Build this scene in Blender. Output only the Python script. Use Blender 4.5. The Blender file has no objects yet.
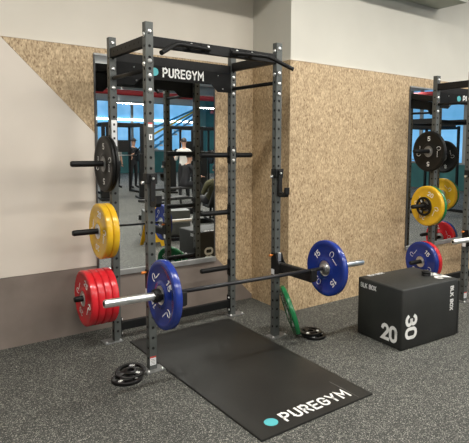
import bpy, bmesh, math, random
from mathutils import Vector, Matrix, Euler
random.seed(7)
C = bpy.context.scene.collection
PI = math.pi
SC = bpy.context.scene

# ------------------------------------------------------------------ measures
W = 1.134            # rack width, post centre to post centre
D = 0.698            # rack depth
YR = -0.365          # rear posts from the wall
H = 2.482            # rack height
HP = 0.0275          # half post size
XP = 1.627           # where the wall steps forward
S = 0.626            # by how much
HO = 2.456           # top of the board cladding

# ------------------------------------------------------------------ materials
def new_mat(name, col, rough=0.5, metal=0.0, spec=0.5, coat=0.0):
    m = bpy.data.materials.new(name); m.use_nodes = True
    b = m.node_tree.nodes['Principled BSDF']
    b.inputs['Base Color'].default_value = (*col, 1)
    b.inputs['Roughness'].default_value = rough
    b.inputs['Metallic'].default_value = metal
    b.inputs['Specular IOR Level'].default_value = spec
    if coat: b.inputs['Coat Weight'].default_value = coat
    return m

def nodes(m): return m.node_tree.nodes, m.node_tree.links, m.node_tree.nodes['Principled BSDF']

def vary(m, c1, c2, scale=20, detail=4, bump=0.0, bscale=None, stretch=(1, 1, 1), lo=.35, hi=.65):
    n, l, b = nodes(m)
    tc = n.new('ShaderNodeTexCoord'); mp = n.new('ShaderNodeMapping'); mp.inputs['Scale'].default_value = stretch
    ns = n.new('ShaderNodeTexNoise'); ns.inputs['Scale'].default_value = scale; ns.inputs['Detail'].default_value = detail
    r = n.new('ShaderNodeValToRGB'); r.color_ramp.elements[0].color = (*c1, 1); r.color_ramp.elements[1].color = (*c2, 1)
    r.color_ramp.elements[0].position = lo; r.color_ramp.elements[1].position = hi
    l.new(tc.outputs['Object'], mp.inputs['Vector']); l.new(mp.outputs[0], ns.inputs['Vector'])
    l.new(ns.outputs['Fac'], r.inputs['Fac']); l.new(r.outputs[0], b.inputs['Base Color'])
    if bump:
        n2 = n.new('ShaderNodeTexNoise'); n2.inputs['Scale'].default_value = bscale or scale * 4
        bp = n.new('ShaderNodeBump'); bp.inputs['Strength'].default_value = bump; bp.inputs['Distance'].default_value = .002
        l.new(mp.outputs[0], n2.inputs['Vector']); l.new(n2.outputs['Fac'], bp.inputs['Height']); l.new(bp.outputs[0], b.inputs['Normal'])
    return m

def emit_mat(name, col, strength):
    m = new_mat(name, col, .5)
    b = m.node_tree.nodes['Principled BSDF']
    b.inputs['Emission Color'].default_value = (*col, 1); b.inputs['Emission Strength'].default_value = strength
    return m

M = {}
M['post'] = vary(new_mat('post_grey', (.1, .1, .1), .42, .0, .4), (.060, .065, .061), (.078, .083, .078), 8)
M['hole'] = new_mat('hole_dark', (.006, .006, .006), .9)
M['black'] = vary(new_mat('black_steel', (.006, .006, .006), .48, 0, .2), (.0055, .0055, .0055), (.008, .008, .008), 12)
M['blackrub'] = new_mat('black_rubber', (.006, .006, .006), .55, 0, .3)
M['panel'] = new_mat('sign_black', (.005, .005, .005), .6, 0, .15)
M['white'] = new_mat('white_print', (.72, .72, .70), .6)
M['teal'] = new_mat('teal_print', (.07, .36, .39), .6)
M['chrome'] = vary(new_mat('chrome', (.8, .8, .8), .30, 1.0), (.80, .80, .79), (.90, .90, .89), 30)
M['steel'] = new_mat('bolt_steel', (.92, .92, .91), .38, 1.0)
M['hubsteel'] = vary(new_mat('hub_steel', (.7, .7, .7), .35, 1.0), (.60, .60, .60), (.78, .78, .78), 40)
M['shaft'] = new_mat('shaft_black', (.03, .03, .032), .4, .6)
M['galv'] = vary(new_mat('foot_plate_grey', (.2, .2, .2), .45, .5), (.16, .165, .16), (.24, .24, .235), 25)
M['sticker'] = new_mat('sticker_white', (.72, .72, .72), .6)
M['red_s'] = new_mat('sticker_red', (.5, .05, .04), .6)
M['ink'] = new_mat('ink_black', (.03, .03, .03), .7)
M['orange'] = new_mat('orange_knob', (.60, .17, .02), .5)
def plate_mat(n, c):
    return vary(new_mat(n, c, .22, 0, .5), tuple(x * .93 for x in c), tuple(min(1, x * 1.05) for x in c), 14)
M['blue'] = plate_mat('blue_rubber', (.012, .030, .20))
M['red'] = plate_mat('red_rubber', (.56, .016, .024))
M['yellow'] = plate_mat('yellow_rubber', (.66, .39, .018))
M['green'] = plate_mat('green_rubber', (.012, .15, .05))
M['plateblack'] = vary(new_mat('plate_black', (.005, .005, .005), .48, 0, .25), (.0045, .0045, .0045), (.0065, .0065, .006), 14)
M['castblack'] = vary(new_mat('cast_black', (.005, .005, .005), .45, 0, .25), (.004, .004, .004), (.006, .006, .006), 14)
M['vinyl'] = vary(new_mat('box_vinyl', (.03, .03, .03), .55, 0, .35), (.017, .018, .0165), (.022, .0225, .021), 5, bump=.3, bscale=350)
M['mirror'] = new_mat('mirror_glass', (.86, .88, .87), .0, 1.0)
M['frame'] = vary(new_mat('mirror_frame', (.30, .30, .29), .4, .5), (.27, .27, .26), (.33, .33, .32), 10)
M['frame_dark'] = new_mat('mirror_edge', (.05, .05, .05), .5)
M['greypanel'] = vary(new_mat('grey_panel', (.2, .17, .15), .6), (.165, .134, .112), (.210, .172, .147), 3, 5, .15, 60)
M['whitepanel'] = vary(new_mat('white_panel', (.7, .64, .57), .55), (.60, .535, .465), (.63, .565, .49), 2, 3)
M['plaster'] = vary(new_mat('plaster', (.7, .65, .57), .75), (.62, .57, .49), (.66, .61, .53), 1.5, 3, .1, 150)
M['plaster_pier'] = vary(new_mat('plaster_pier', (.5, .48, .42), .75), (.545, .525, .465), (.585, .565, .50), 1.5, 3, .1, 150)
M['ceil'] = vary(new_mat('soffit_paint', (.4, .42, .37), .8), (.36, .38, .33), (.42, .44, .39), 2)
M['ceil_gym'] = vary(new_mat('gym_ceiling', (.5, .5, .5), .8), (.72, .72, .70), (.80, .80, .78), 1.2, 3)
M['gymwall'] = vary(new_mat('gym_wall', (.5, .5, .48), .8), (.48, .48, .46), (.56, .55, .52), 1)
M['tealwall'] = vary(new_mat('teal_wall', (.02, .11, .11), .6), (.018, .10, .105), (.024, .13, .13), 2)

def osb():
    m = new_mat('osb', (.5, .36, .2), .6)
    n, l, b = nodes(m)
    tc = n.new('ShaderNodeTexCoord')
    cols = []
    prev = None
    facs = []
    for k, (rot, st, sc) in enumerate([(.35, (.33, .33, 1), 30), (-.5, (.36, .36, 1), 38), (1.2, (.4, .4, 1), 46)]):
        mp = n.new('ShaderNodeMapping'); mp.inputs['Rotation'].default_value = (rot * .8, rot, 0); mp.inputs['Location'].default_value = (k * 3.1, k * 1.7, k)
        mp.inputs['Scale'].default_value = (1.0, 1.0, .50)
        v = n.new('ShaderNodeTexVoronoi'); v.inputs['Scale'].default_value = sc * 2.6; v.inputs['Randomness'].default_value = 1
        l.new(tc.outputs['Object'], mp.inputs[0]); l.new(mp.outputs[0], v.inputs['Vector'])
        sp = n.new('ShaderNodeSeparateColor'); l.new(v.outputs['Color'], sp.inputs[0]); facs.append(sp.outputs[k])
    a = n.new('ShaderNodeMath'); a.operation = 'ADD'; l.new(facs[0], a.inputs[0]); l.new(facs[1], a.inputs[1])
    a2 = n.new('ShaderNodeMath'); a2.operation = 'ADD'; l.new(a.outputs[0], a2.inputs[0]); l.new(facs[2], a2.inputs[1])
    ns = n.new('ShaderNodeTexNoise'); ns.inputs['Scale'].default_value = 150; ns.inputs['Detail'].default_value = 3
    mp = n.new('ShaderNodeMapping'); mp.inputs['Scale'].default_value = (1, 1, .3); l.new(tc.outputs['Object'], mp.inputs[0]); l.new(mp.outputs[0], ns.inputs['Vector'])
    a3 = n.new('ShaderNodeMath'); a3.operation = 'ADD'; l.new(a2.outputs[0], a3.inputs[0]); l.new(ns.outputs['Fac'], a3.inputs[1])
    dv = n.new('ShaderNodeMath'); dv.operation = 'MULTIPLY'; dv.inputs[1].default_value = .25; l.new(a3.outputs[0], dv.inputs[0])
    r = n.new('ShaderNodeValToRGB'); e = r.color_ramp.elements
    e[0].position = .2; e[0].color = (.20, .120, .056, 1); e[1].position = .82; e[1].color = (.66, .51, .315, 1)
    x = e.new(.40); x.color = (.37, .265, .150, 1); x = e.new(.57); x.color = (.475, .350, .210, 1)
    l.new(dv.outputs[0], r.inputs[0]); l.new(r.outputs[0], b.inputs['Base Color'])
    bp = n.new('ShaderNodeBump'); bp.inputs['Strength'].default_value = .25; bp.inputs['Distance'].default_value = .002
    l.new(dv.outputs[0], bp.inputs['Height']); l.new(bp.outputs[0], b.inputs['Normal'])
    return m
M['osb'] = osb()

def rubber_floor():
    m = new_mat('rubber_floor', (.06, .06, .055), .72)
    n, l, b = nodes(m)
    tc = n.new('ShaderNodeTexCoord')
    v = n.new('ShaderNodeTexVoronoi'); v.inputs['Scale'].default_value = 220; l.new(tc.outputs['Object'], v.inputs['Vector'])
    sp = n.new('ShaderNodeSeparateColor'); l.new(v.outputs['Color'], sp.inputs[0])
    r = n.new('ShaderNodeValToRGB'); r.color_ramp.interpolation = 'CONSTANT'; e = r.color_ramp.elements
    e[0].position = 0; e[0].color = (.019, .020, .018, 1); e[1].position = .45; e[1].color = (.040, .041, .037, 1)
    x = e.new(.70); x.color = (.092, .092, .080, 1); x = e.new(.87); x.color = (.29, .285, .25, 1)
    l.new(sp.outputs[0], r.inputs[0])
    ns = n.new('ShaderNodeTexNoise'); ns.inputs['Scale'].default_value = 1.3; ns.inputs['Detail'].default_value = 5; l.new(tc.outputs['Object'], ns.inputs['Vector'])
    mr = n.new('ShaderNodeMapRange'); mr.inputs['From Min'].default_value = .3; mr.inputs['From Max'].default_value = .7; mr.inputs['To Min'].default_value = .88; mr.inputs['To Max'].default_value = 1.12
    l.new(ns.outputs['Fac'], mr.inputs['Value'])
    mx = n.new('ShaderNodeVectorMath'); mx.operation = 'SCALE'; l.new(r.outputs[0], mx.inputs[0]); l.new(mr.outputs[0], mx.inputs['Scale'])
    l.new(mx.outputs[0], b.inputs['Base Color'])
    bp = n.new('ShaderNodeBump'); bp.inputs['Strength'].default_value = .35; bp.inputs['Distance'].default_value = .002
    l.new(sp.outputs[1], bp.inputs['Height']); l.new(bp.outputs[0], b.inputs['Normal'])
    return m
M['floor'] = rubber_floor()
M['mat'] = vary(new_mat('lifting_mat', (.02, .02, .02), .45, 0, .35), (.012, .012, .0115), (.018, .018, .0165), 3, 6, .3, 260)

def glass_blue():
    m = new_mat('lit_window', (.05, .2, .4), .3)
    n, l, b = nodes(m)
    tc = n.new('ShaderNodeTexCoord'); sp = n.new('ShaderNodeSeparateXYZ'); l.new(tc.outputs['Object'], sp.inputs[0])
    ns = n.new('ShaderNodeTexNoise'); ns.inputs['Scale'].default_value = .8; ns.inputs['Detail'].default_value = 3
    l.new(tc.outputs['Object'], ns.inputs['Vector'])
    r = n.new('ShaderNodeValToRGB'); e = r.color_ramp.elements
    e[0].position = .3; e[0].color = (.10, .30, .52, 1); e[1].position = .75; e[1].color = (.35, .62, .95, 1)
    x = e.new(.5); x.color = (.17, .42, .70, 1)
    l.new(ns.outputs['Fac'], r.inputs[0]); l.new(r.outputs[0], b.inputs['Emission Color']); b.inputs['Emission Strength'].default_value = 1.1
    return m
M['bluewin'] = glass_blue()
M['lamp'] = emit_mat('lamp_white', (1, .97, .9), 7.0)
M['palewin'] = emit_mat('lit_pale_window', (.75, .85, 1), .8)
M['skin'] = new_mat('skin', (.50, .28, .19), .55)
M['hair'] = new_mat('hair_dark', (.015, .011, .009), .6)
M['cloth_black'] = new_mat('cloth_black', (.012, .012, .014), .85)
M['cloth_white'] = new_mat('cloth_white', (.62, .60, .56), .85)
M['cloth_grey'] = new_mat('cloth_grey', (.40, .38, .34), .85)
M['cloth_olive'] = new_mat('cloth_olive', (.07, .065, .03), .85)
M['pipe_red'] = new_mat('pipe_red', (.30, .015, .02), .5)
M['pad'] = new_mat('bench_pad', (.016, .016, .016), .5)
M['lightgrey'] = new_mat('light_grey', (.28, .29, .28), .5)
M['railblue'] = new_mat('rail_blue', (.02, .25, .55), .4)
M['railyellow'] = new_mat('rail_yellow', (.75, .55, .05), .4)

# ------------------------------------------------------------------ mesh helpers
def bx(bm, x0, x1, y0, y1, z0, z1, mi=0, bev=0):
    vs = [bm.verts.new((x, y, z)) for x in (x0, x1) for y in (y0, y1) for z in (z0, z1)]
    q = [(0, 1, 3, 2), (4, 6, 7, 5), (0, 4, 5, 1), (2, 3, 7, 6), (0, 2, 6, 4), (1, 5, 7, 3)]
    fs = [bm.faces.new([vs[i] for i in f]) for f in q]
    for f in fs: f.material_index = mi
    if bev:
        es = list({e for f in fs for e in f.edges})
        r = bmesh.ops.bevel(bm, geom=es, offset=bev, segments=2, affect='EDGES', profile=.5)
        for f in r['faces']: f.material_index = mi
    return vs

def tube(bm, pts, r, n=12, mi=0, caps=True):
    pts = [Vector(p) for p in pts]; rings = []
    for i, p in enumerate(pts):
        if i == 0: t = pts[1] - p
        elif i == len(pts) - 1: t = p - pts[i - 1]
        else: t = (pts[i + 1] - p).normalized() + (p - pts[i - 1]).normalized()
        t.normalize()
        up = Vector((0, 0, 1)) if abs(t.z) < .9 else Vector((0, 1, 0))
        a = t.cross(up).normalized(); b = t.cross(a)
        rr = r[i] if isinstance(r, (list, tuple)) else r
        rings.append([bm.verts.new(p + (a * math.cos(2 * PI * k / n) + b * math.sin(2 * PI * k / n)) * rr) for k in range(n)])
    for u, v in zip(rings, rings[1:]):
        for k in range(n):
            f = bm.faces.new((u[k], u[(k + 1) % n], v[(k + 1) % n], v[k])); f.material_index = mi; f.smooth = True
    if caps:
        bm.faces.new(rings[0][::-1]).material_index = mi; bm.faces.new(rings[-1]).material_index = mi

def lathe_x(bm, prof, n=48, mi=0, closed=True):
    """profile of (x, r) spun round the X axis; closed profile makes a ring"""
    rings = [[bm.verts.new((x, r * math.cos(2 * PI * k / n), r * math.sin(2 * PI * k / n))) for k in range(n)] for x, r in prof]
    m = len(rings)
    for i in range(m if closed else m - 1):
        u, v = rings[i], rings[(i + 1) % m]
        for k in range(n):
            f = bm.faces.new((u[k], v[k], v[(k + 1) % n], u[(k + 1) % n])); f.material_index = mi

def prism(bm, poly, y0, y1, mi=0):
    """polygon in x,z pushed from y0 to y1"""
    a = [bm.verts.new((x, y0, z)) for x, z in poly]; b = [bm.verts.new((x, y1, z)) for x, z in poly]
    bm.faces.new(a).material_index = mi; bm.faces.new(b[::-1]).material_index = mi
    for k in range(len(poly)):
        j = (k + 1) % len(poly); bm.faces.new((a[k], b[k], b[j], a[j])).material_index = mi

def obj(name, bm, mats, parent=None, loc=(0, 0, 0), smooth=None):
    bmesh.ops.recalc_face_normals(bm, faces=bm.faces)
    me = bpy.data.meshes.new(name); bm.to_mesh(me); bm.free()
    for m in (mats if isinstance(mats, (list, tuple)) else [mats]): me.materials.append(m)
    if smooth:
        for p in me.polygons: p.use_smooth = True
        me.set_sharp_from_angle(angle=math.radians(smooth))
    o = bpy.data.objects.new(name, me); C.objects.link(o); o.location = loc
    if parent: o.parent = parent
    return o

def tag(o, label=None, cat=None, group=None, kind=None):
    if label: o['label'] = label
    if cat: o['category'] = cat
    if group: o['group'] = group
    if kind: o['kind'] = kind
    return o

def empty(name, loc=(0, 0, 0), rz=0, label=None, cat=None, group=None):
    o = bpy.data.objects.new(name, None); C.objects.link(o); o.location = loc; o.rotation_euler = (0, 0, rz)
    o.empty_display_size = .1
    return tag(o, label, cat, group)

def struct(name, bm, mats, **k):
    return tag(obj(name, bm, mats, **k), kind='structure')

def copy_tree(o, parent=None):
    c = o.copy(); C.objects.link(c); c.parent = parent
    for ch in list(o.children): copy_tree(ch, c)
    return c

def arc(cx, cy, rx, ry, a0, a1, n=10):
    return [(cx + rx * math.cos(math.radians(a0 + (a1 - a0) * k / n)), cy + ry * math.sin(math.radians(a0 + (a1 - a0) * k / n))) for k in range(n + 1)]
# letter strokes in a box 'w' wide and 1 tall
GL = {
 'P': (.58, [[(0, 0), (0, 1), (.30, 1)] + arc(.30, .73, .28, .27, 90, -90) + [(0, .46)]]),
 'U': (.60, [[(0, 1), (0, .28)] + arc(.30, .28, .30, .28, 180, 360) + [(.60, 1)]]),
 'R': (.60, [[(0, 0), (0, 1), (.30, 1)] + arc(.30, .74, .28, .26, 90, -90) + [(0, .48)], [(.30, .48), (.60, 0)]]),
 'E': (.52, [[(.52, 1), (0, 1), (0, 0), (.52, 0)], [(0, .51), (.46, .51)]]),
 'G': (.62, [arc(.31, .70, .31, .30, 20, 180) + arc(.31, .30, .31, .30, 180, 360) + [(.62, .48), (.36, .48)]]),
 'Y': (.64, [[(0, 1), (.32, .45), (.64, 1)], [(.32, .45), (.32, 0)]]),
 'M': (.76, [[(0, 0), (0, 1), (.38, .38), (.76, 1), (.76, 0)]]),
 'B': (.58, [[(0, 0), (0, 1), (.32, 1)] + arc(.32, .76, .23, .24, 90, -90) + [(0, .52)], [(.32, .52)] + arc(.32, .26, .26, .26, 90, -90) + [(0, 0)]]),
 'L': (.48, [[(0, 1), (0, 0), (.48, 0)]]),
 'K': (.60, [[(0, 0), (0, 1)], [(.58, 1), (.04, .45)], [(.22, .60), (.60, 0)]]),
 'O': (.62, [arc(.31, .68, .31, .32, 0, 180) + arc(.31, .32, .31, .32, 180, 360) + [(.62, .68)]]),
 'X': (.62, [[(0, 0), (.62, 1)], [(0, 1), (.62, 0)]]),
 '0': (.56, [arc(.28, .70, .28, .30, 0, 180) + arc(.28, .30, .28, .30, 180, 360) + [(.56, .70)]]),
 '1': (.28, [[(0, .80), (.22, 1), (.22, 0)]]),
 '2': (.54, [arc(.27, .72, .27, .28, 165, -35) + [(0, 0), (.56, 0)]]),
 '3': (.54, [arc(.26, .75, .25, .25, 155, -90) , arc(.26, .26, .28, .26, 90, -155)]),
 '4': (.60, [[(.46, 0), (.46, 1), (0, .26), (.62, .26)]]),
 '5': (.54, [[(.52, 1), (.06, 1), (.03, .55)] + arc(.26, .32, .29, .32, 115, -150)]),
 ' ': (.30, []),
}
def lettering(name, txt, h, mat, parent, loc, right, up, th=.17, gap=.24, width=None, depth=.0004):
    """flat letters built from bars: 'h' tall, centred on loc; 'right' is the reading direction"""
    b = bmesh.new(); x = 0; tot = sum(GL[c][0] for c in txt) + gap * (len(txt) - 1)
    sx = (width / h - th) / tot if width else 1.0
    hh = 1 - th
    for c in txt:
        w, st = GL[c]
        for pl in st:
            P = [Vector(((x + px - tot / 2) * sx, (py - .5) * hh, 0)) for px, py in pl]
            nrm = []
            for i in range(len(P)):
                d0 = (P[i] - P[i - 1]).normalized() if i else None
                d1 = (P[i + 1] - P[i]).normalized() if i + 1 < len(P) else None
                d0 = d0 or d1; d1 = d1 or d0
                t = (d0 + d1)
                t = t.normalized() if t.length > 1e-4 else d0
                n_ = Vector((-t.y, t.x, 0)); k = 1 / max(.45, n_.dot(Vector((-d0.y, d0.x, 0))))
                nrm.append(n_ * k * th / 2)
            ext = lambda i, d: P[i] + d * th / 2 * .98
            Q = list(P); Q[0] = P[0] - (P[1] - P[0]).normalized() * th * .49; Q[-1] = P[-1] + (P[-1] - P[-2]).normalized() * th * .49
            for i in range(len(Q) - 1):
                vs = [Q[i] + nrm[i], Q[i] - nrm[i], Q[i + 1] - nrm[i + 1], Q[i + 1] + nrm[i + 1]]
                top = [b.verts.new((v.x * h, v.y * h, depth)) for v in vs]; bot = [b.verts.new((v.x * h, v.y * h, -depth)) for v in vs]
                b.faces.new(top); b.faces.new(bot[::-1])
                for k in range(4): j = (k + 1) % 4; b.faces.new((top[k], bot[k], bot[j], top[j]))
        x += w + gap
    o = obj(name, b, mat, parent)
    r = Vector(right).normalized(); u = Vector(up).normalized(); n = r.cross(u)
    mtx = Matrix((r, u, n)).transposed().to_4x4(); mtx.translation = Vector(loc)
    o.matrix_local = mtx
    return o

# ------------------------------------------------------------------ the setting
bm = bmesh.new(); bx(bm, -4, 16, -24, .3, -.1, 0); struct('floor', bm, M['floor'])
bm = bmesh.new()
bx(bm, -4.2, XP + .2, 0, .3, 0, 4.6)
struct('wall_back', bm, M['plaster'])
bm = bmesh.new(); bx(bm, XP, 16, -S, 0, 0, 4.6); struct('wall_pier', bm, M['plaster_pier'])
bm = bmesh.new(); bx(bm, -4.2, -4, -24, .3, 0, 4.6); struct('wall_left', bm, M['gymwall'])
bm = bmesh.new(); bx(bm, 16, 16.2, -24, .3, 0, 4.6); struct('wall_right', bm, M['gymwall'])
bm = bmesh.new(); bx(bm, -4.2, 16.2, -24.3, -24, 0, 4.6); struct('wall_front', bm, M['gymwall'])
bm = bmesh.new(); bx(bm, -4.2, 16.2, -24.3, .3, 4.3, 4.5); struct('ceiling', bm, M['ceil_gym'])
bm = bmesh.new(); bx(bm, -4, 3.889, -1.02, 0, 3.297, 4.3); struct('ceiling_soffit', bm, M['ceil'])
# cladding, 12 mm thick boards
T = .012
dia = lambda x: -.727 + 0, 
def zd(x): return 2.456 - (x + .727) * (2.456 / 2.382)      # the diagonal joint
bm = bmesh.new(); prism(bm, [(-.727, HO), (XP, HO), (XP, zd(XP)), (XP, 0.03 if zd(XP) < .03 else zd(XP))][:3], -T, 0); struct('wall_osb_cladding', bm, M['osb'])
bm = bmesh.new(); prism(bm, [(-4, .575), (-4, HO), (-.730, HO), (-.730 + (HO - .580) / (2.456 / 2.382), .580)], -T, 0); struct('wall_white_cladding', bm, M['whitepanel'])
bm = bmesh.new(); prism(bm, [(-4, 0), (-4, .575), (-.730 + (HO - .575) / (2.456 / 2.382), .575), (XP, zd(XP) + .0), (XP, 0)], -T, 0); struct('wall_grey_cladding', bm, M['greypanel'])
bm = bmesh.new(); bx(bm, XP - T, XP, -S - T, -T, 0, HO); bx(bm, XP, 16, -S - T, -S, 0, HO); struct('wall_pier_cladding', bm, M['osb'])
bm = bmesh.new(); bx(bm, -4, XP - T, -T - .004, 0, HO, HO + .008); bx(bm, XP - T - .004, XP, -S - T - .004, -T, HO, HO + .008); bx(bm, XP - .004, 16, -S - T - .004, -S, HO, HO + .008)
struct('trim_1', bm, M['plaster'])

def wall_mirror(name, x0, x1, y, z0, z1, label):
    r = empty(name, ((x0 + x1) / 2, y, z0), 0, label, 'mirror')
    w = (x1 - x0) / 2; h = z1 - z0
    b = bmesh.new(); bx(b, -w + .008, w - .008, -.010, 0, .0, h - .0); obj('mirror_glass', b, M['mirror'], r)
    b = bmesh.new(); bx(b, -w, w, -.028, 0, -.022, .024, bev=.002); obj('bottom_rail', b, M['frame'], r)
    b = bmesh.new(); bx(b, -w, w, -.018, 0, h - .002, h + .014); obj('top_rail', b, M['frame'], r)
    for s in (-1, 1):
        b = bmesh.new(); xx = s * w; bx(b, min(xx, xx - s * .012), max(xx, xx - s * .012), -.014, 0, .024, h - .002); obj('side_rail', b, M['frame_dark'], r)
    return r
wall_mirror('wall_mirror', -.030, 1.156, -T, .490, 2.396, 'tall wall mirror behind the rack that stands over the logo mat')
wall_mirror('wall_mirror', 3.39, 4.58, -S - T, .440, 2.336, 'tall wall mirror at the right edge of the photo, behind the second rack')

# ------------------------------------------------------------------ rack
PITCH = .077
def upright_mesh():
    """square tube with a column of bolt holes sunk into each of its four faces"""
    b = bmesh.new()
    nh = int((H - .10) / PITCH)
    hr, dep, seg = .0108, .007, 8
    for side in range(4):
        rot = Matrix.Rotation(side * PI / 2, 3, 'Z')
        P = lambda x, z, y=0: b.verts.new(rot @ Vector((x, -HP + y, z)))
        z = 0
        cells = [(0, .05, False)] + [(.05 + k * PITCH, .05 + (k + 1) * PITCH, True) for k in range(nh)] + [(.05 + nh * PITCH, H, False)]
        for z0, z1, hole in cells:
            c = [P(-HP, z0), P(HP, z0), P(HP, z1), P(-HP, z1)]
            if not hole: b.faces.new(c); continue
            zc = (z0 + z1) / 2
            angs = [-3 * PI / 4 + k * 2 * PI / seg for k in range(seg)]
            ring = [P(hr * math.cos(a), zc + hr * math.sin(a)) for a in angs]
            inn = [P(hr * math.cos(a), zc + hr * math.sin(a), dep) for a in angs]
            per = seg // 4
            for q in range(4):
                i0 = q * per; i1 = (q + 1) * per
                b.faces.new([c[q], c[(q + 1) % 4]] + [ring[i % seg] for i in range(i1, i0 - 1, -1)])
            for k in range(seg):
                f = b.faces.new((ring[k], ring[(k + 1) % seg], inn[(k + 1) % seg], inn[k])); f.material_index = 1
            f = b.faces.new(inn); f.material_index = 1
    bx(b, -HP, HP, -HP, HP, H, H + .003)      # cap
    bmesh.ops.remove_doubles(b, verts=b.verts, dist=1e-5)
    return b

UP = None
def bolt(parent, loc, axis, r=.0135):
    """round-headed bolt; axis is the way the head faces"""
    b = bmesh.new(); a = Vector(axis)
    tube(b, [(0, 0, 0), a * .005, a * .010, a * .013], [r * 1.25, r * 1.2, r * .85, r * .4], 10)
    return obj('bolt', b, M['steel'], parent, loc)

def upright(root, x, y, foot, bolts):
    global UP
    if UP is None:
        b = upright_mesh(); o = obj('upright', b, [M['post'], M['hole']], root); UP = o.data
    else:
        o = bpy.data.objects.new('upright', UP); C.objects.link(o); o.parent = root
    o.location = (x, y, 0)
    b = bmesh.new(); bx(b, foot[0], foot[1], foot[2], foot[3], .0, .008, bev=.002); obj('foot_plate', b, M['galv'], o)
    for (bxx, byy, bzz, ax) in bolts: bolt(o, (bxx, byy, bzz), ax)
    for fx, fy in ((foot[0] + .02, foot[2] + .02), (foot[1] - .02, foot[2] + .02)): bolt(o, (fx, fy, .008), (0, 0, 1), .008)
    return o

def holed_beam(root, name, x0, x1, y0, y1, z0, z1, axis):
    """rectangular tube with small dark holes sunk in its outer faces"""
    b = bmesh.new(); bx(b, x0, x1, y0, y1, z0, z1, bev=.003)
    L = (x1 - x0) if axis == 'x' else (y1 - y0)
    n = int(L / PITCH) - 1; zc = (z0 + z1) / 2
    for k in range(n):
        t = (k + 1) * L / (n + 1)
        for s in (-1, 1):
            if axis == 'x':
                yy = y0 if s < 0 else y1
                tube(b, [(x0 + t, yy - s * .004, zc), (x0 + t, yy + s * .0006, zc)], .0085, 8, 1)
            else:
                xx = x0 if s < 0 else x1
                tube(b, [(xx - s * .004, y0 + t, zc), (xx + s * .0006, y0 + t, zc)], .0085, 8, 1)
    return obj(name, b, [M['black'], M['hole']], root)

def storage_peg(root, x, y, z, sgn, L=.31):
    """plate horn with a bolted flange"""
    b = bmesh.new()
    bx(b, min(x, x + sgn * .008), max(x, x + sgn * .008), y - .026, y + .026, z - .075, z + .075, bev=.002)
    tube(b, [(x, y, z), (x + sgn * .05, y, z), (x + sgn * (L - .012), y, z), (x + sgn * L, y, z)], [.024, .0235, .0235, .018], 20)
    tube(b, [(x + sgn * .008, y, z), (x + sgn * .02, y, z)], [.033, .030], 20)
    return obj('storage_peg', b, M['black'], root)

def j_hook(root, x, y, z):
    """y is the front face of the post; hook reaches towards the lifter"""
    b = bmesh.new()
    bx(b, x - HP - .012, x - HP - .002, y - .012, y + .05, z - .03, z + .045, bev=.002)
    bx(b, x + HP + .002, x + HP + .012, y - .012, y + .05, z - .03, z + .045, bev=.002)
    bx(b, x - HP - .012, x + HP + .012, y - .018, y - .004, z - .03, z + .045, bev=.002)
    bx(b, x - .018, x + .018, y - .034, y - .010, z - .185, z + .035, bev=.003)
    pr = [(y - .034, z - .145), (y - .034, z - .19), (y - .105, z - .185), (y - .125, z - .16), (y - .128, z - .105), (y - .110, z - .105), (y - .100, z - .145), (y - .085, z - .155)]
    a = [b.verts.new((x - .020, p, q)) for p, q in pr]; c = [b.verts.new((x + .020, p, q)) for p, q in pr]
    b.faces.new(a); b.faces.new(c[::-1])
    for k in range(len(pr)): j = (k + 1) % len(pr); b.faces.new((a[k], c[k], c[j], a[j]))
    o = obj('j_hook', b, M['blackrub'], root)
    bolt(o, (x, y - .034, z + .01), (0, -1, 0), .008)
    b = bmesh.new(); tube(b, [(x - HP - .035, y + .02, z - .02), (x - HP - .012, y + .02, z - .02)], [.012, .010], 12); obj('locking_pin', b, M['steel'], o)
    return o

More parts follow.
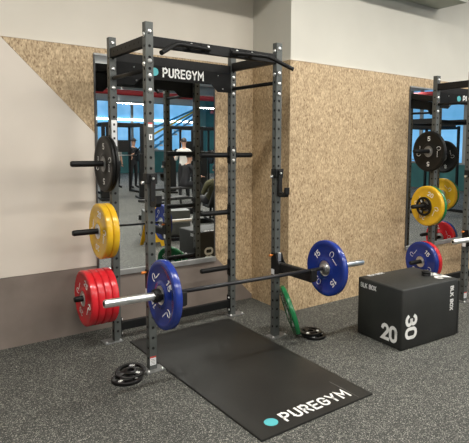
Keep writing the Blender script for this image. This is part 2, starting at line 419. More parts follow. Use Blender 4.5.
def spotter_arm(root, x, y, ztop, L, tag_side):
    b = bmesh.new()
    bx(b, x - .026, x + .026, y - L, y - .012, ztop - .078, ztop, bev=.003)                  # arm
    bx(b, x - .031, x + .031, y - L - .014, y - L, ztop - .070, ztop + .022, bev=.006)        # front lip
    n = 6
    for k in range(n):
        t = y - .10 - k * (L - .16) / (n - 1)
        for s in (-1, 1): tube(b, [(x + s * .024, t, ztop - .04), (x + s * .0266, t, ztop - .04)], .009, 8, 1)
    for s in (-1, 1):                                                                         # gusset cheeks round the post
        xx = x + s * (HP + .002); x2 = x + s * (HP + .008)
        pr = [(y + .045, ztop - .10), (y - .03, ztop - .10), (y - .075, ztop - .078), (y - .075, ztop - .01), (y - .035, ztop + .03), (y - .02, ztop + .08), (y + .045, ztop + .08)]
        a = [b.verts.new((xx, p, q)) for p, q in pr]; c = [b.verts.new((x2, p, q)) for p, q in pr]
        b.faces.new(a); b.faces.new(c[::-1])
        for k in range(len(pr)): j = (k + 1) % len(pr); b.faces.new((a[k], c[k], c[j], a[j]))
    bx(b, x - HP - .008, x + HP + .008, y - .014, y - .002, ztop - .10, ztop + .08, bev=.002)
    o = obj('spotter_arm', b, [M['blackrub'], M['hole']], root)
    b = bmesh.new(); bx(b, x - .018, x + .018, y - L, y - .03, ztop, ztop + .004); obj('rubber_strip', b, M['blackrub'], o)
    b = bmesh.new(); tube(b, [(x - HP - .045, y + .022, ztop + .06), (x - HP - .03, y + .022, ztop + .06), (x - HP - .008, y + .022, ztop + .06)], [.009, .011, .006], 12)
    tag(obj('pull_pin', b, M['orange'], o), 'orange pull pin')
    b = bmesh.new(); bx(b, x - .016, x + .016, y - .032, y - .014, ztop + .01, ztop + .085, bev=.003); tag(obj('clamp_plate', b, M['steel'], o), 'bright steel clamp plate')
    for zz in (ztop + .075, ztop - .1): bolt(o, (x + .0, y - .014, zz), (0, -1, 0), .007)
    if tag_side:
        b = bmesh.new(); bx(b, x - HP - .0095, x - HP - .0082, y - .002, y + .04, ztop - .105, ztop - .06); obj('sticker', b, M['sticker'], o)
    return o

def make_rack(loc, rz, d, label, right_side=True, sign=True, arms=None, group=None, detail=True, pegsA=(1.485, .942, .41)):
    root = empty('squat_rack', loc, rz, label, 'squat rack', group)
    q = .02
    bz = lambda zs, s, ax: [((s * HP) if ax == 'x' else 0, (s * HP) if ax == 'y' else 0, z, (s, 0, 0) if ax == 'x' else (0, s, 0)) for z in zs]
    topb = [2.425, 2.245, 2.155, 2.065]
    uA = upright(root, 0, 0, (-.115, .04, -.05, .07), bz([2.44, 2.24, 2.165, 2.09], -1, 'y') + bz([1.545, 1.455, .99, .90], 1, 'x') + bz([.15, .055], 1, 'x'))
    uB = upright(root, 0, -d, (-.07, .075, -.075, .04), bz([2.42, 2.22, 2.12, 2.02], -1, 'y') + bz([2.40, 2.20], -1, 'x'))
    uC = upright(root, W, 0, (-.05, .115, -.06, .05), bz([2.27, 2.20, 2.12], -1, 'y') + bz([1.60, 1.50, 1.06, .96, .525, .43], 1, 'x') + bz([1.59, 1.50], -1, 'y'))
    uD = upright(root, W, -d, (-.075, .09, -.07, .04), bz([2.44, 2.24, 2.155, 2.07], -1, 'y') + bz([2.42, 2.23], -1, 'x'))
    # top frame
    for x in (0, W):
        holed_beam(root, 'side_beam', x - .022, x + .022, -d + HP, -HP, 2.325, 2.398, 'y')
        b = bmesh.new(); tube(b, [(x, -d + HP, 2.165), (x, -HP, 2.165)], .016, 16); obj('side_tube', b, M['black'], root)
    holed_beam(root, 'front_beam', HP, W - HP, -d - .022, -d + .022, 2.320, 2.393, 'x')
    holed_beam(root, 'rear_beam', HP, W - HP, -.022, .022, 2.300, 2.375, 'x')
    b = bmesh.new(); bx(b, HP, W - HP, -.020, .020, .085, .155, bev=.003); obj('rear_crossmember', b, M['black'], root)
    for x, s in ((HP, 1), (W - HP, -1)):
        b = bmesh.new(); bx(b, min(x, x + s * .008), max(x, x + s * .008), -.03, .03, .04, .20, bev=.002); o = obj('end_bracket', b, M['black'], root)
        if detail:
            for zz in (.06, .18): bolt(o, (x + s * .008, -.012, zz), (s, 0, 0), .009)
    # header sign
    if sign:
        b = bmesh.new()
        prism(b, [(HP, 2.300), (W - HP, 2.300), (W - HP, 2.125), (W - .17, 2.125), (W - .235, 2.185), (.235, 2.185), (.17, 2.125), (HP, 2.125)], -.030, -.024)
        p = obj('sign_panel', b, M['panel'], root)
        lettering('sign_lettering', 'PUREGYM', .080, M['white'], p, (.620, -.0312, 2.250), (1, 0, 0), (0, 0, 1), th=.165, gap=.34, width=.395)
        b = bmesh.new(); tube(b, [(.352, -.0300, 2.250), (.352, -.0318, 2.250)], 0.033, 32); tag(obj('sign_dot', b, M['teal'], p), 'teal round dot')
        if detail:
            for xx, zz in ((.17, 2.27), (.19, 2.165), (W - .17, 2.27), (W - .12, 2.155)): bolt(p, (xx, -.030, zz), (0, -1, 0), .005)
    # pull-up bar on brackets
    y0 = -d - .115
    b = bmesh.new(); yb = -d - .038
    for m_, q_ in ((lambda x: x, 1), (lambda x: W - x, -1)):
        tube(b, [(m_(.0), y0 - .10, 2.25), (m_(.125), y0 - .018, 2.322), (m_(.154), y0, 2.337), (m_(.19), y0 + .004, 2.344), (m_(.36), yb - .03, 2.350), (m_(.47), yb, 2.350)], .0165, 14)
    pb = obj('pull_up_bar', b, M['black'], root, smooth=40)
    for xx in (.30, .44, W - .44, W - .30):
        b = bmesh.new(); bx(b, xx - .035, xx + .035, -d - .030, -d - .022, 2.325, 2.390, bev=.002); bx(b, xx - .010, xx + .010, (-d - .095) if xx in (.30, W - .30) else (-d - .04), -d - .03, 2.335, 2.352)
        o = obj('bracket', b, M['black'], pb)
        bolt(o, (xx + .022, -d - .030, 2.370), (0, -1, 0), .009)

    # plate horns
    for z in pegsA: storage_peg(root, -HP, 0, z, -1)
    for z in (1.55, 1.01, .475): storage_peg(root, W - HP, 0, z, -1)
    storage_peg(root, W + HP, 0, 1.55, 1, .20)
    j_hook(root, 0, -d - HP, 1.395); j_hook(root, W, -d - HP, 1.405)
    if arms: spotter_arm(root, 0, -d - HP, arms[0], .462, True); spotter_arm(root, W, -d - HP, arms[1], .462, True)
    # stickers
    if detail:
        b = bmesh.new(); bx(b, -.022, .022, -HP - .001, -HP, 1.625, 1.835, 0)
        for k, zz in enumerate((1.80, 1.745, 1.69, 1.645)): bx(b, -.008, .008, -HP - .0014, -HP - .001, zz - .010, zz + .008, 1)
        obj('sticker', b, [M['sticker'], M['ink']], uA)
        b = bmesh.new(); bx(b, -.018, .014, -HP - .001, -HP, 1.765, 1.795, 0); bx(b, -.018, .014, -HP - .0013, -HP, 1.786, 1.796, 1); obj('sticker', b, [M['sticker'], M['red_s']], uB)
        b = bmesh.new(); bx(b, -.012, .012, -HP - .001, -HP, 1.675, 1.715, 0); bx(b, -.004, .004, -HP - .0013, -HP, 1.685, 1.705, 1); obj('sticker', b, [M['sticker'], M['ink']], uB)
        b = bmesh.new(); bx(b, -.026, .020, -HP - .001, -HP, .040, .105, 0); bx(b, -.026, .020, -HP - .0013, -HP, .094, .105, 1)
        for k in range(4): bx(b, -.02, .014, -HP - .0013, -HP, .048 + k * .011, .051 + k * .011, 2)
        obj('sticker', b, [M['sticker'], M['red_s'], M['ink']], uB)
    return root

make_rack((0, YR, 0), 0, D, 'grey steel squat rack with black sign header, standing over the logo mat', arms=(.6695, .6555))
RACK2 = make_rack((3.42, -.99, 0), math.radians(-4), .46, 'grey steel squat rack cut off by the right edge, beyond the cube box', arms=(.715, .705), pegsA=(1.635, 1.012, .370))
RACK2.scale = (1, 1, .978)

# ------------------------------------------------------------------ weight plates
def bumper(matkey, num, t, label, loc, spin=0.0, lettered=True, group=None, rot=None):
    root = empty('bumper_plate', loc, 0, label, 'weight plate', group)
    if rot is not None: root.rotation_euler = rot
    h = t / 2
    b = bmesh.new()
    prof = [(-h, .062), (-h, .078), (-h + .004, .084), (-h + .006, .10), (-h + .006, .180), (-h + .001, .192), (-h, .196), (-h, .214), (-h + .003, .2215), (-h + .008, .225),
            (h - .008, .225), (h - .003, .2215), (h, .214), (h, .196), (h - .001, .192), (h - .006, .180), (h - .006, .10), (h - .004, .084), (h, .078), (h, .062)]
    lathe_x(b, prof, 64)
    disc = obj('rubber_disc', b, M[matkey], root, smooth=35); disc.rotation_euler = (spin, 0, 0)
    b = bmesh.new(); lathe_x(b, [(-h - .001, .0262), (-h - .001, .036), (-h + .003, .040), (-h + .003, .058), (-h - .0005, .062), (h + .0005, .062), (h - .003, .058), (h - .003, .040), (h + .001, .036), (h + .001, .0262)], 40)
    obj('steel_hub', b, M['hubsteel'] if matkey != 'plateblack' else M['galv'], root, smooth=35)
    if lettered:
        xs = (-1, 1)
        for sx in xs:
            x = sx * (h - .006 + .0004)
            for k in range(2):
                a = k * PI
                c, s_ = math.cos(a), math.sin(a)
                rad = Vector((0, s_, c)); right = Vector((0, -sx * -1 * -c, sx * -1 * s_)) if False else Vector((sx, 0, 0)).cross(rad) * -1
                # letters read with their top away from the hub
                lettering('printed_number', num, .050, M['white'], disc, (x, rad.y * .140, rad.z * .140), right, rad, th=.16, gap=.34)
                rad2 = Matrix.Rotation(PI / 2, 3, 'X') @ rad
                right2 = Vector((sx, 0, 0)).cross(rad2) * -1
                b = bmesh.new()                                  # looped mark with a bar of small letters
                pts = []
                for q in range(15):
                    an = -.7 + q * (2 * PI - .9) / 14
                    pts.append(Vector((x, 0, 0)) + rad2 * (.140 + .026 * math.sin(an)) + right2 * (-.035 + .019 * math.cos(an)))
                for p0, p1 in zip(pts, pts[1:]): tube(b, [p0, p1], .0026, 5)
                for q in range(6):
                    p0 = Vector((x, 0, 0)) + rad2 * (.122 + .002 * (q % 2)) + right2 * (-.004 + q * .011); tube(b, [p0, p0 + right2 * .0075], .0036, 5)
                obj('printed_logo', b, M['white'], disc)
    return root

PY = YR
def stack(matkey, num, t, xs0, z, labels, group, spins=None, lettered=None, y=PY):
    out = []
    for k, lb in enumerate(labels):
        out.append(bumper(matkey, num, t - .0015, lb, (xs0 + t * (k + .5), y, z - .0022), spin=(spins[k] if spins else k * .7), lettered=(k in (0, len(labels) - 1)) if lettered is None else lettered, group=group))
    return out
stack('plateblack', '5', .027, -.088, 1.485, ['black bumper plate on the upper left horn of the rack, outer of the pair', 'black bumper plate on the upper left horn, inner one against the post'], 'black bumper plates on the upper left horn', [0, .9])
stack('yellow', '20', .0525, -.142, .942, ['yellow bumper plate on the middle left horn of the rack, outer of the pair', 'yellow bumper plate on the middle left horn, inner one nearer the post'], 'yellow bumper plates on the middle left horn', [.2, 1.0])
stack('red', '25', .0555, -.272, .41, ['red bumper plate at the outer face of the red row on the lower left horn', 'red bumper plate second from the outside in the red row on the lower left horn', 'red bumper plate third from the outside in the red row on the lower left horn', 'innermost red bumper plate in the red row, next to the rear left post'], 'red bumper plates on the lower left horn', [.5, .5, 1.2, 1.9])

# barbell and its plates
BYAW, BT = -.0134, -.0125
bar_c = Vector((.603, -1.528, .677))
bar = empty('barbell', bar_c, 0, 'long barbell with black shaft and bright sleeves, loaded with two blue plates', 'barbell')
bar.rotation_euler = (0, -BT, BYAW)
def barbell_parts(bar):
    b = bmesh.new(); tube(b, [(-.652, 0, 0), (.652, 0, 0)], .0142, 20); obj('shaft', b, M['shaft'], bar)
    for s in (-1, 1):
        b = bmesh.new()
        tube(b, [(s * .655, 0, 0), (s * 1.095, 0, 0), (s * 1.1, 0, 0)], [.025, .025, .022], 28, 0)
        tube(b, [(s * 1.1, 0, 0), (s * 1.1015, 0, 0)], [.015, .014], 20, 1)
        tube(b, [(s * .638, 0, 0), (s * .640, 0, 0), (s * .652, 0, 0), (s * .655, 0, 0)], [.028, .034, .034, .034], 28, 0)
        obj('sleeve', b, [M['chrome'], M['hole']], bar, smooth=40)
barbell_parts(bar)
bR = bar.rotation_euler.to_matrix()
def on_bar(t): return bar_c + bR @ Vector((t, 0, 0))
p = bumper('blue', '15', .052, 'blue bumper plate on the left end of the barbell, nearest the camera', on_bar(-.716) - Vector((0, 0, .0008)), spin=-2.2, group='blue bumper plates on the barbell'); p.rotation_euler = bar.rotation_euler
p = bumper('blue', '15', .052, 'blue bumper plate on the right end of the barbell, before the bare board wall', on_bar(.691) - Vector((0, 0, .0008)), spin=2.35, group='blue bumper plates on the barbell'); p.rotation_euler = bar.rotation_euler
# collar clamp on the left sleeve
cl = empty('barbell_collar', on_bar(-.766), 0, 'black clamp collar pushed against the left blue plate on the barbell', 'barbell collar'); cl.rotation_euler = bar.rotation_euler
b = bmesh.new(); lathe_x(b, [(-.022, .0258), (-.022, .040), (-.016, .044), (.016, .044), (.022, .040), (.022, .0258)], 28); obj('collar_ring', b, M['blackrub'], cl, smooth=35)
b = bmesh.new(); bx(b, -.018, .018, -.066, -.036, -.014, .016, bev=.004); bx(b, -.014, .014, -.075, -.04, .012, .026, bev=.004); obj('collar_lever', b, M['blackrub'], cl)
b = bmesh.new(); tube(b, [(-.0225, -.034, .01), (-.026, -.034, .01)], .005, 10); obj('rivet', b, M['steel'], cl)

# plates of the second rack
P2 = Matrix.Rotation(math.radians(-4), 3, 'Z')
def r2(x, z): v = P2 @ Vector((x, 0, 0)); return (3.42 + v.x, -.99 + v.y, z - .0022)
rot2 = (0, 0, math.radians(-4))
for z in (1.012, .394): storage_peg(RACK2, W + HP, 0, z, 1)
for x, z, mk, num, t, sp, lb, lt in [
    (-.085, 1.60, 'plateblack', '5', .040, 0, 'black bumper plate on the upper horn of the right-hand rack', True),
    (-.085, .99, 'yellow', '20', .050, .4, 'yellow bumper plate on the middle horn of the right-hand rack', True),
    (-.037, .99, 'green', '10', .040, .4, 'green bumper plate behind the yellow one on the right-hand rack', False),
    (-.145, .362, 'blue', '15', .058, .7, 'blue bumper plate on the low horn of the right-hand rack, above the cube box', True),
    (-.086, .362, 'red', '25', .055, .4, 'red bumper plate behind the blue one on the low horn of the right-hand rack', False),
    (W + 0.160, 1.515, 'plateblack', '5', .040, .3, 'black bumper plate seen in the right-hand mirror, upper horn of the far post', True),
    (W + 0.160, .99, 'yellow', '20', .050, .8, 'yellow bumper plate seen in the right-hand mirror, in front of the green one', True),
    (W + 0.210, .99, 'green', '10', .044, .4, 'green bumper plate seen in the right-hand mirror behind the yellow one', False),
    (W + 0.160, .385, 'red', '25', .055, .4, 'red bumper plate seen low in the right-hand mirror', True),
    (W + 0.218, .385, 'blue', '15', .055, .4, 'dark blue bumper plate low in the right-hand mirror beside the red one', False)]:
    q = bumper(mk, num, t, lb, r2(x, z), spin=sp, lettered=lt); q.rotation_euler = rot2

def grip_plate(r, t, label, loc, rot, spin=0, group=None, num='5'):
    """small cast plate with three grip openings, axis Z"""
    root = empty('small_plate', loc, 0, label, 'weight plate', group); root.rotation_euler = rot
    n = 48; radii = [.026, .030, r * .40, r * .46, r * .76, r * .82, r * .97, r]
    hs = [.5, .5, .5, .38, .38, .5, .5, .40]
    b = bmesh.new(); G = {}
    for s in (-1, 1):
        for i, rr in enumerate(radii):
            for k in range(n):
                a = 2 * PI * k / n + spin; G[s, i, k] = b.verts.new((rr * math.cos(a), rr * math.sin(a), s * t * hs[i]))
    win = lambda i, k: i == 3 and (k % 16) in range(3, 13)
    for i in range(len(radii) - 1):
        for k in range(n):
            k2 = (k + 1) % n
            if win(i, k):
                if not win(i, k - 1): b.faces.new((G[1, i, k], G[-1, i, k], G[-1, i + 1, k], G[1, i + 1, k]))
                if not win(i, k2 if k2 else 0): b.faces.new((G[1, i, k2], G[1, i + 1, k2], G[-1, i + 1, k2], G[-1, i, k2]))
                b.faces.new((G[1, i, k], G[1, i, k2], G[-1, i, k2], G[-1, i, k])); b.faces.new((G[1, i + 1, k], G[-1, i + 1, k], G[-1, i + 1, k2], G[1, i + 1, k2]))
                continue
            for s in (-1, 1): b.faces.new([G[s, i, k], G[s, i + 1, k], G[s, i + 1, k2], G[s, i, k2]][::s])
    for i in (0, len(radii) - 1):
        for k in range(n): k2 = (k + 1) % n; b.faces.new((G[1, i, k], G[1, i, k2], G[-1, i, k2], G[-1, i, k]))
    obj('cast_disc', b, M['castblack'], root, smooth=30)
    b = bmesh.new(); tube(b, [(0, 0, -t * .5 - .0005), (0, 0, t * .5 + .0005)], .0275, 24, caps=False)
    g2 = bmesh.new(); 
    for s in (-1, 1):
        me_r = []
    b.free(); g2.free()
    a = spin + 2 * PI * 0 / 48
    lettering('printed_number', num, .030, M['white'], root, (.62 * r * math.cos(a), .62 * r * math.sin(a), t * .38 + .0006), (-math.sin(a), math.cos(a), 0), (-math.cos(a), -math.sin(a), 0), th=.2)
    a += 2 * PI / 3
    lettering('printed_mark', 'KG', .020, M['white'], root, (.62 * r * math.cos(a), .62 * r * math.sin(a), t * .38 + .0006), (-math.sin(a), math.cos(a), 0), (-math.cos(a), -math.sin(a), 0), th=.2)
    return root
q = grip_plate(.107, .020, 'small black grip plate in front of the yellow plate on the right-hand rack', r2(-.145, .987), (0, -PI / 2, math.radians(-4)), .5)
# the pairs on the floor
grip_plate(.106, .022, 'black grip plate flat on the floor under the other, beside front left post', (-.215, -1.130, .011), (0, 0, 0), 3.6, 'small plates on the floor by the left post')
tl = math.radians(7)
grip_plate(.106, .022, 'black grip plate tilted on top of the other, beside the front left post', (-.165, -1.070, .0285), (0, tl, math.atan2(.065, .055) + PI), 1.2, 'small plates on the floor by the left post')
grip_plate(.100, .022, 'black grip plate flat under the other, right of the green plate', (1.395, -1.285, .011), (0, 0, 0), 3.9, 'small plates on the floor by the green plate')
grip_plate(.100, .022, 'black grip plate on top of the other, right of the green plate', (1.385, -1.245, .0335), (0, 0, .4), 3.2, 'small plates on the floor by the green plate')

# green plate leaning by the front right post
g = bumper('green', '10', .042, 'green bumper plate leaning on edge beside the front right post', (0, 0, 0), spin=.8)
az = math.radians(27); lean = math.radians(17)
Yl = Vector((math.sin(az), math.cos(az), 0)); nh = Vector((-math.cos(az), math.sin(az), 0))
up = nh * math.sin(lean) + Vector((0, 0, math.cos(lean))); nx = Yl.cross(up).normalized()
mtx = Matrix((nx, Yl, up)).transposed().to_4x4(); g.matrix_world = mtx
g.location = (1.240, -1.13, .225 * math.cos(lean) + .020 * math.sin(lean) - .001)

# second barbell, only its left end in view
b2c = Vector((4.045, -2.02, .745))
bar2 = empty('barbell', (2.86 + 1.1, -1.72, .727), 0, 'barbell whose bright sleeve end pokes in at the right edge, above the cube box', 'barbell')
bar2.rotation_euler = (0, 0, math.radians(-4))
barbell_parts(bar2)

# ------------------------------------------------------------------ lifting mat
def lerp(a, b, t): return a + (b - a) * t
mt = empty('lifting_mat', (.56, -1.38, 0), 0, 'long black rubber lifting mat with white lettering and teal dot under the rack', 'mat')
b = bmesh.new()
cs = [(.070, -.465), (1.045, -.452), (1.002, -2.318), (.085, -2.325)]
vb = [b.verts.new((x - .56, y + 1.38, .0002)) for x, y in cs]; vt = [b.verts.new((x - .56, y + 1.38, .010)) for x, y in cs]
b.faces.new(vb); b.faces.new(vt)
for k in range(4): j = (k + 1) % 4; b.faces.new((vb[k], vb[j], vt[j], vt[k]))
bmesh.ops.bevel(b, geom=[e for e in b.edges if e.verts[0].co.z > .005 and e.verts[1].co.z > .005], offset=.003, segments=2, affect='EDGES')
obj('rubber_sheet', b, M['mat'], mt)
b = bmesh.new(); tube(b, [(.243 - .56, -2.20 + 1.38, .0098), (.243 - .56, -2.20 + 1.38, .0104)], .043, 36); tag(obj('printed_dot', b, M['teal'], mt), 'teal round dot')
lettering('printed_lettering', 'PUREGYM', .104, M['white'], mt, (.596 - .56, -2.202 + 1.38, .0103), (1, 0, 0), (0, 1, 0), th=.15, gap=.36, width=.545)
b = bmesh.new(); bx(b, .885 - .56, .888 - .56, -2.30 + 1.38, -2.02 + 1.38, .0099, .0103); obj('printed_line', b, M['galv'], mt)

# ------------------------------------------------------------------ cube box
pb = empty('plyo_box', (1.731, -1.958, 0), math.radians(-3.6), 'big black padded cube box with white numbers 20, 30 and 24', 'plyometric box')
BW, BD, BH = .706, .522, .507
b = bmesh.new(); bx(b, 0, BW, 0, BD, 0, BH, bev=.014); obj('padded_body', b, M['vinyl'], pb, smooth=50)
b = bmesh.new(); bx(b, BW - .004, BW + .016, -.004, .06, .012, BH - .02, bev=.004); bx(b, BW - .004, BW + .012, .06, BD, .012, BH - .02, bev=.004); obj('side_flap', b, M['vinyl'], pb)
tx = lambda nm, t_, h, loc, r, u, wd, th=.2: lettering(nm, t_, h, M['white'], pb, loc, r, u, th=.175 if len(t_) > 2 else th, gap=.26, width=wd)
tx('printed_number', '20', .140, (-.0006, .135, .115), (0, -1, 0), (0, 0, 1), .178)
tx('printed_lettering', 'BLK BOX', .040, (-.0006, .392, .447), (0, -1, 0), (0, 0, 1), .190, .25)
tx('printed_number', '30', .140, (.112, -.0006, .185), (0, 0, -1), (1, 0, 0), .205)
tx('printed_lettering', 'BLK BOX', .044, (.618, -.0006, .345), (0, 0, -1), (1, 0, 0), .215, .25)
tx('printed_number', '24', .140, (.610, .165, BH + .0006), (0, 1, 0), (-1, 0, 0), .190)
tx('printed_lettering', 'BLK BOX', .040, (.185, .492, BH + .0006), (1, 0, 0), (0, 1, 0), .190, .25)
tx('printed_number', '30', .140, (.14, BD + .0006, .19), (0, 0, 1), (1, 0, 0), .205)
tx('printed_lettering', 'BLK BOX', .040, (.60, BD + .0006, .44), (-1, 0, 0), (0, 0, 1), .190, .25)
jr = empty('lifting_collar', (2.286, -1.767, BH), 0, 'small round black collar left on top of the cube box', 'barbell collar')
b = bmesh.new()
for z0, z1, r in ((0, .016, .040), (.016, .022, .036), (.022, .040, .041), (.040, .046, .030)): tube(b, [(0, 0, z0), (0, 0, z1)], r, 28)
obj('collar_ring', b, M['blackrub'], jr)
b = bmesh.new(); bx(b, .030, .052, -.010, .010, .006, .036, bev=.003); obj('collar_lever', b, M['blackrub'], jr)

# ------------------------------------------------------------------ the gym behind the camera, seen in the mirrors
def lamp_bar(x, y, z, L, rz, power, label, w=.16, hang=0):
    r = empty('ceiling_light', (x, y, z), rz, label, 'ceiling light', 'strip lights on the gym ceiling')
    b = bmesh.new(); bx(b, -L / 2 - .02, L / 2 + .02, -w / 2 - .02, w / 2 + .02, .0, .05, bev=.004); obj('housing', b, M['lightgrey'], r)
    b = bmesh.new(); bx(b, -L / 2, L / 2, -w / 2, w / 2, -.012, .0); obj('diffuser', b, M['lamp'], r)
    if hang:
        for s in (-1, 1):
            b = bmesh.new(); tube(b, [(s * L * .4, 0, .05), (s * L * .4, 0, .05 + hang)], .004, 6); obj('hanger', b, M['steel'], r)
    ld = bpy.data.lights.new('strip', 'AREA'); ld.shape = 'RECTANGLE'; ld.size = L; ld.size_y = w; ld.energy = power; ld.color = (1, .965, .90)
    lo = bpy.data.objects.new('strip_light', ld); C.objects.link(lo); lo.parent = r; lo.location = (0, 0, -.02)
    if y < -8:  # upward fill lights without a seen source, added to brighten the back ceiling
        ld = bpy.data.lights.new('ceiling_fill', 'AREA'); ld.shape = 'RECTANGLE'; ld.size = L; ld.size_y = w; ld.energy = 32; ld.color = (1, .965, .90)
        lo = bpy.data.objects.new('ceiling_fill_light', ld); C.objects.link(lo); lo.parent = r; lo.location = (0, 0, .07); lo.rotation_euler = (PI, 0, 0)
    return r
n = 0
for (x, y, L, pw) in LIGHTS if 'LIGHTS' in globals() else [
    (-.9, -2.6, 1.6, 62), (1.75, -2.6, 1.6, 50), (4.3, -2.6, 1.6, 36), (6.9, -2.6, 1.6, 40),
    (-1.6, -5.6, 1.5, 60), (1.2, -5.6, 1.5, 60), (4.0, -5.6, 1.5, 60), (7.0, -5.6, 1.5, 60),
    (2.0, -9.5, 1.5, 60), (5.5, -9.5, 1.5, 60), (9.0, -9.5, 1.5, 60), (12.5, -8.0, 1.5, 60),
    (5.0, -14, 1.5, 60), (9.0, -14, 1.5, 60), (13, -14, 1.5, 60), (8.0, -19, 1.5, 50), (12.0, -19, 1.5, 50)]:
    lamp_bar(x, y, 3.85 if y > -9 else 3.5, L, 0, pw * 1.62, 'white strip light hanging from the gym ceiling, seen in the mirrors', hang=.40 if y > -9 else .75)

# lit window wall at the far end: bays with mullions
k = 0
for x0 in range(0, 16, 2):
    k += 1
    r = tag(empty('window_%d' % k, (x0 + 1, -24, 1.25)), kind='structure')
    b = bmesh.new(); bx(b, -1, 1, 0, .02, 0, 2.75); obj('pane', b, M['bluewin'], r)
    b = bmesh.new(); bx(b, -1, -.93, .0, .09, 0, 2.75); bx(b, .93, 1, .0, .09, 0, 2.75); bx(b, -.93, .93, 0, .07, 1.42, 1.50); bx(b, -.93, .93, 0, .07, 0, .06); bx(b, -.93, .93, 0, .07, 2.69, 2.75); obj('window_frame', b, M['lightgrey'], r)
b = bmesh.new(); bx(b, -4, 16, -24, -23.93, 0, 1.23); struct('trim_2', b, M['tealwall'])
for y0 in range(-22, -3, 2):
    k += 1
    r = tag(empty('window_%d' % k, (16, y0 + 1, 1.0)), kind='structure')
    b = bmesh.new(); bx(b, -.02, 0, -1, 1, 0, 2.9); obj('pane', b, M['bluewin'], r)
    b = bmesh.new(); bx(b, -.09, 0, -1, -.93, 0, 2.9); bx(b, -.09, 0, .93, 1, 0, 2.9); bx(b, -.07, 0, -.93, .93, 1.5, 1.58); bx(b, -.07, 0, -.93, .93, 0, .06); obj('window_frame', b, M['lightgrey'], r)
b = bmesh.new(); bx(b, 15.93, 16, -24, -2, 0, .98); struct('trim_3', b, M['tealwall'])
b = bmesh.new(); tube(b, [(12.8, -20, 3.35), (12.8, -2.0, 3.35)], .09, 14); tag(obj('ceiling_pipe', b, M['pipe_red']), 'dark red pipe under the gym ceiling, seen in the right-hand mirror', 'pipe')
b = bmesh.new(); bx(b, 2, 15, -23.91, -23.84, 2.93, 3.03); tag(obj('window_reflection', b, M['lamp']), 'long thin white lamp reflection across the far windows, seen in the mirror', 'light')  # glowing bar stands in for lamp streaks reflected in the glass
# stair beyond the glass: raking rails
st = empty('staircase', (12.6, -23.2, 0), 0, 'raking staircase with blue and yellow rails against the far windows', 'staircase')
b = bmesh.new()
for i in range(14): bx(b, -2.3 + i * .30, -2.0 + i * .30, -.45, .0, .9 + i * .21, 1.0 + i * .21)
obj('steps', b, M['palewin'] if False else M['cloth_white'], st)
for dz, mk in ((.0, 'railblue'), (.45, 'railblue'), (.90, 'railyellow'), (1.3, 'railblue')):
    b = bmesh.new(); tube(b, [(-2.4, .06, .9 + dz), (2.1, .06, 4.05 + dz * .2 if False else 4.05 + min(dz, .2))], .055, 8); obj('rail', b, M[mk], st)
b = bmesh.new(); bx(b, -.35, .35, -.35, .35, 0, 4.3); struct('column', b, M['tealwall'], loc=(13.75, -22.0, 0))
b = bmesh.new(); tube(b, [(-3.9, -12.0, 3.28), (12.7, -12.0, 3.28)], .09, 14); tag(obj('ceiling_pipe', b, M['pipe_red']), 'dark red pipe under the gym ceiling, seen in the first mirror', 'pipe')
b = bmesh.new(); tube(b, [(-3.9, -17.0, 4.10), (15.9, -17.0, 4.10)], .20, 18); tag(obj('air_duct', b, M['lightgrey']), 'round pale grey air duct under the gym ceiling, seen in the mirrors', 'duct')

# ------------------------------------------------------------------ gym equipment behind
def cage(loc, rz, label):
    r = empty('power_cage', loc, rz, label, 'power cage', 'dark power cages at the back of the gym')
    for x in (0, 1.2):
        for y in (0, 1.2):
            b = bmesh.new(); bx(b, x - .035, x + .035, y - .035, y + .035, 0, 2.3, bev=.004); obj('upright', b, M['black'], r)
    for x in (0, 1.2):
        b = bmesh.new(); bx(b, x - .03, x + .03, .035, 1.165, 2.2, 2.27); obj('side_beam', b, M['black'], r)
        b = bmesh.new(); bx(b, x - .03, x + .03, .035, 1.165, 0, .07); obj('base_beam', b, M['black'], r)
    for y in (0, 1.2):
        b = bmesh.new(); bx(b, .035, 1.165, y - .03, y + .03, 2.2, 2.27); obj('cross_beam', b, M['black'], r)
    b = bmesh.new(); tube(b, [(-.45, .15, 1.25), (1.65, .15, 1.25)], .015, 10); o = obj('bar', b, M['chrome'], r)
    for s in (-.22, 1.42):
        b = bmesh.new(); tube(b, [(s - .03, .15, 1.25), (s + .03, .15, 1.25)], .22, 28); obj('plate', b, M['plateblack'], o)
    b = bmesh.new(); tube(b, [(.1, .6, 2.32), (1.1, .6, 2.32)], .016, 10); bx(b, .1, .14, .035, 1.165, 2.27, 2.33); bx(b, 1.06, 1.10, .035, 1.165, 2.27, 2.33); obj('pull_up_bar', b, M['black'], r)
    return r
for (x, y, rz, lb) in [(4.3, -13.1, .0, 'dark power cage reflected in the middle of the first mirror'), (8.0, -14.2, .1, 'dark power cage reflected right of the front left post'),
                       (2.4, -13.6, 0, 'dark power cage reflected at the left edge of the first mirror'), (9.6, -11.0, .3, 'dark power cage reflected in the second mirror'), (7.3, -10.3, .2, 'dark power cage reflected beside the board wall'), (9.0, -5.4, .1, 'nearer dark power cage reflected low in the right-hand mirror'), (11.6, -7.4, .0, 'dark power cage reflected against the windows in the right-hand mirror')]:
    cage((x, y, 0), rz, lb)

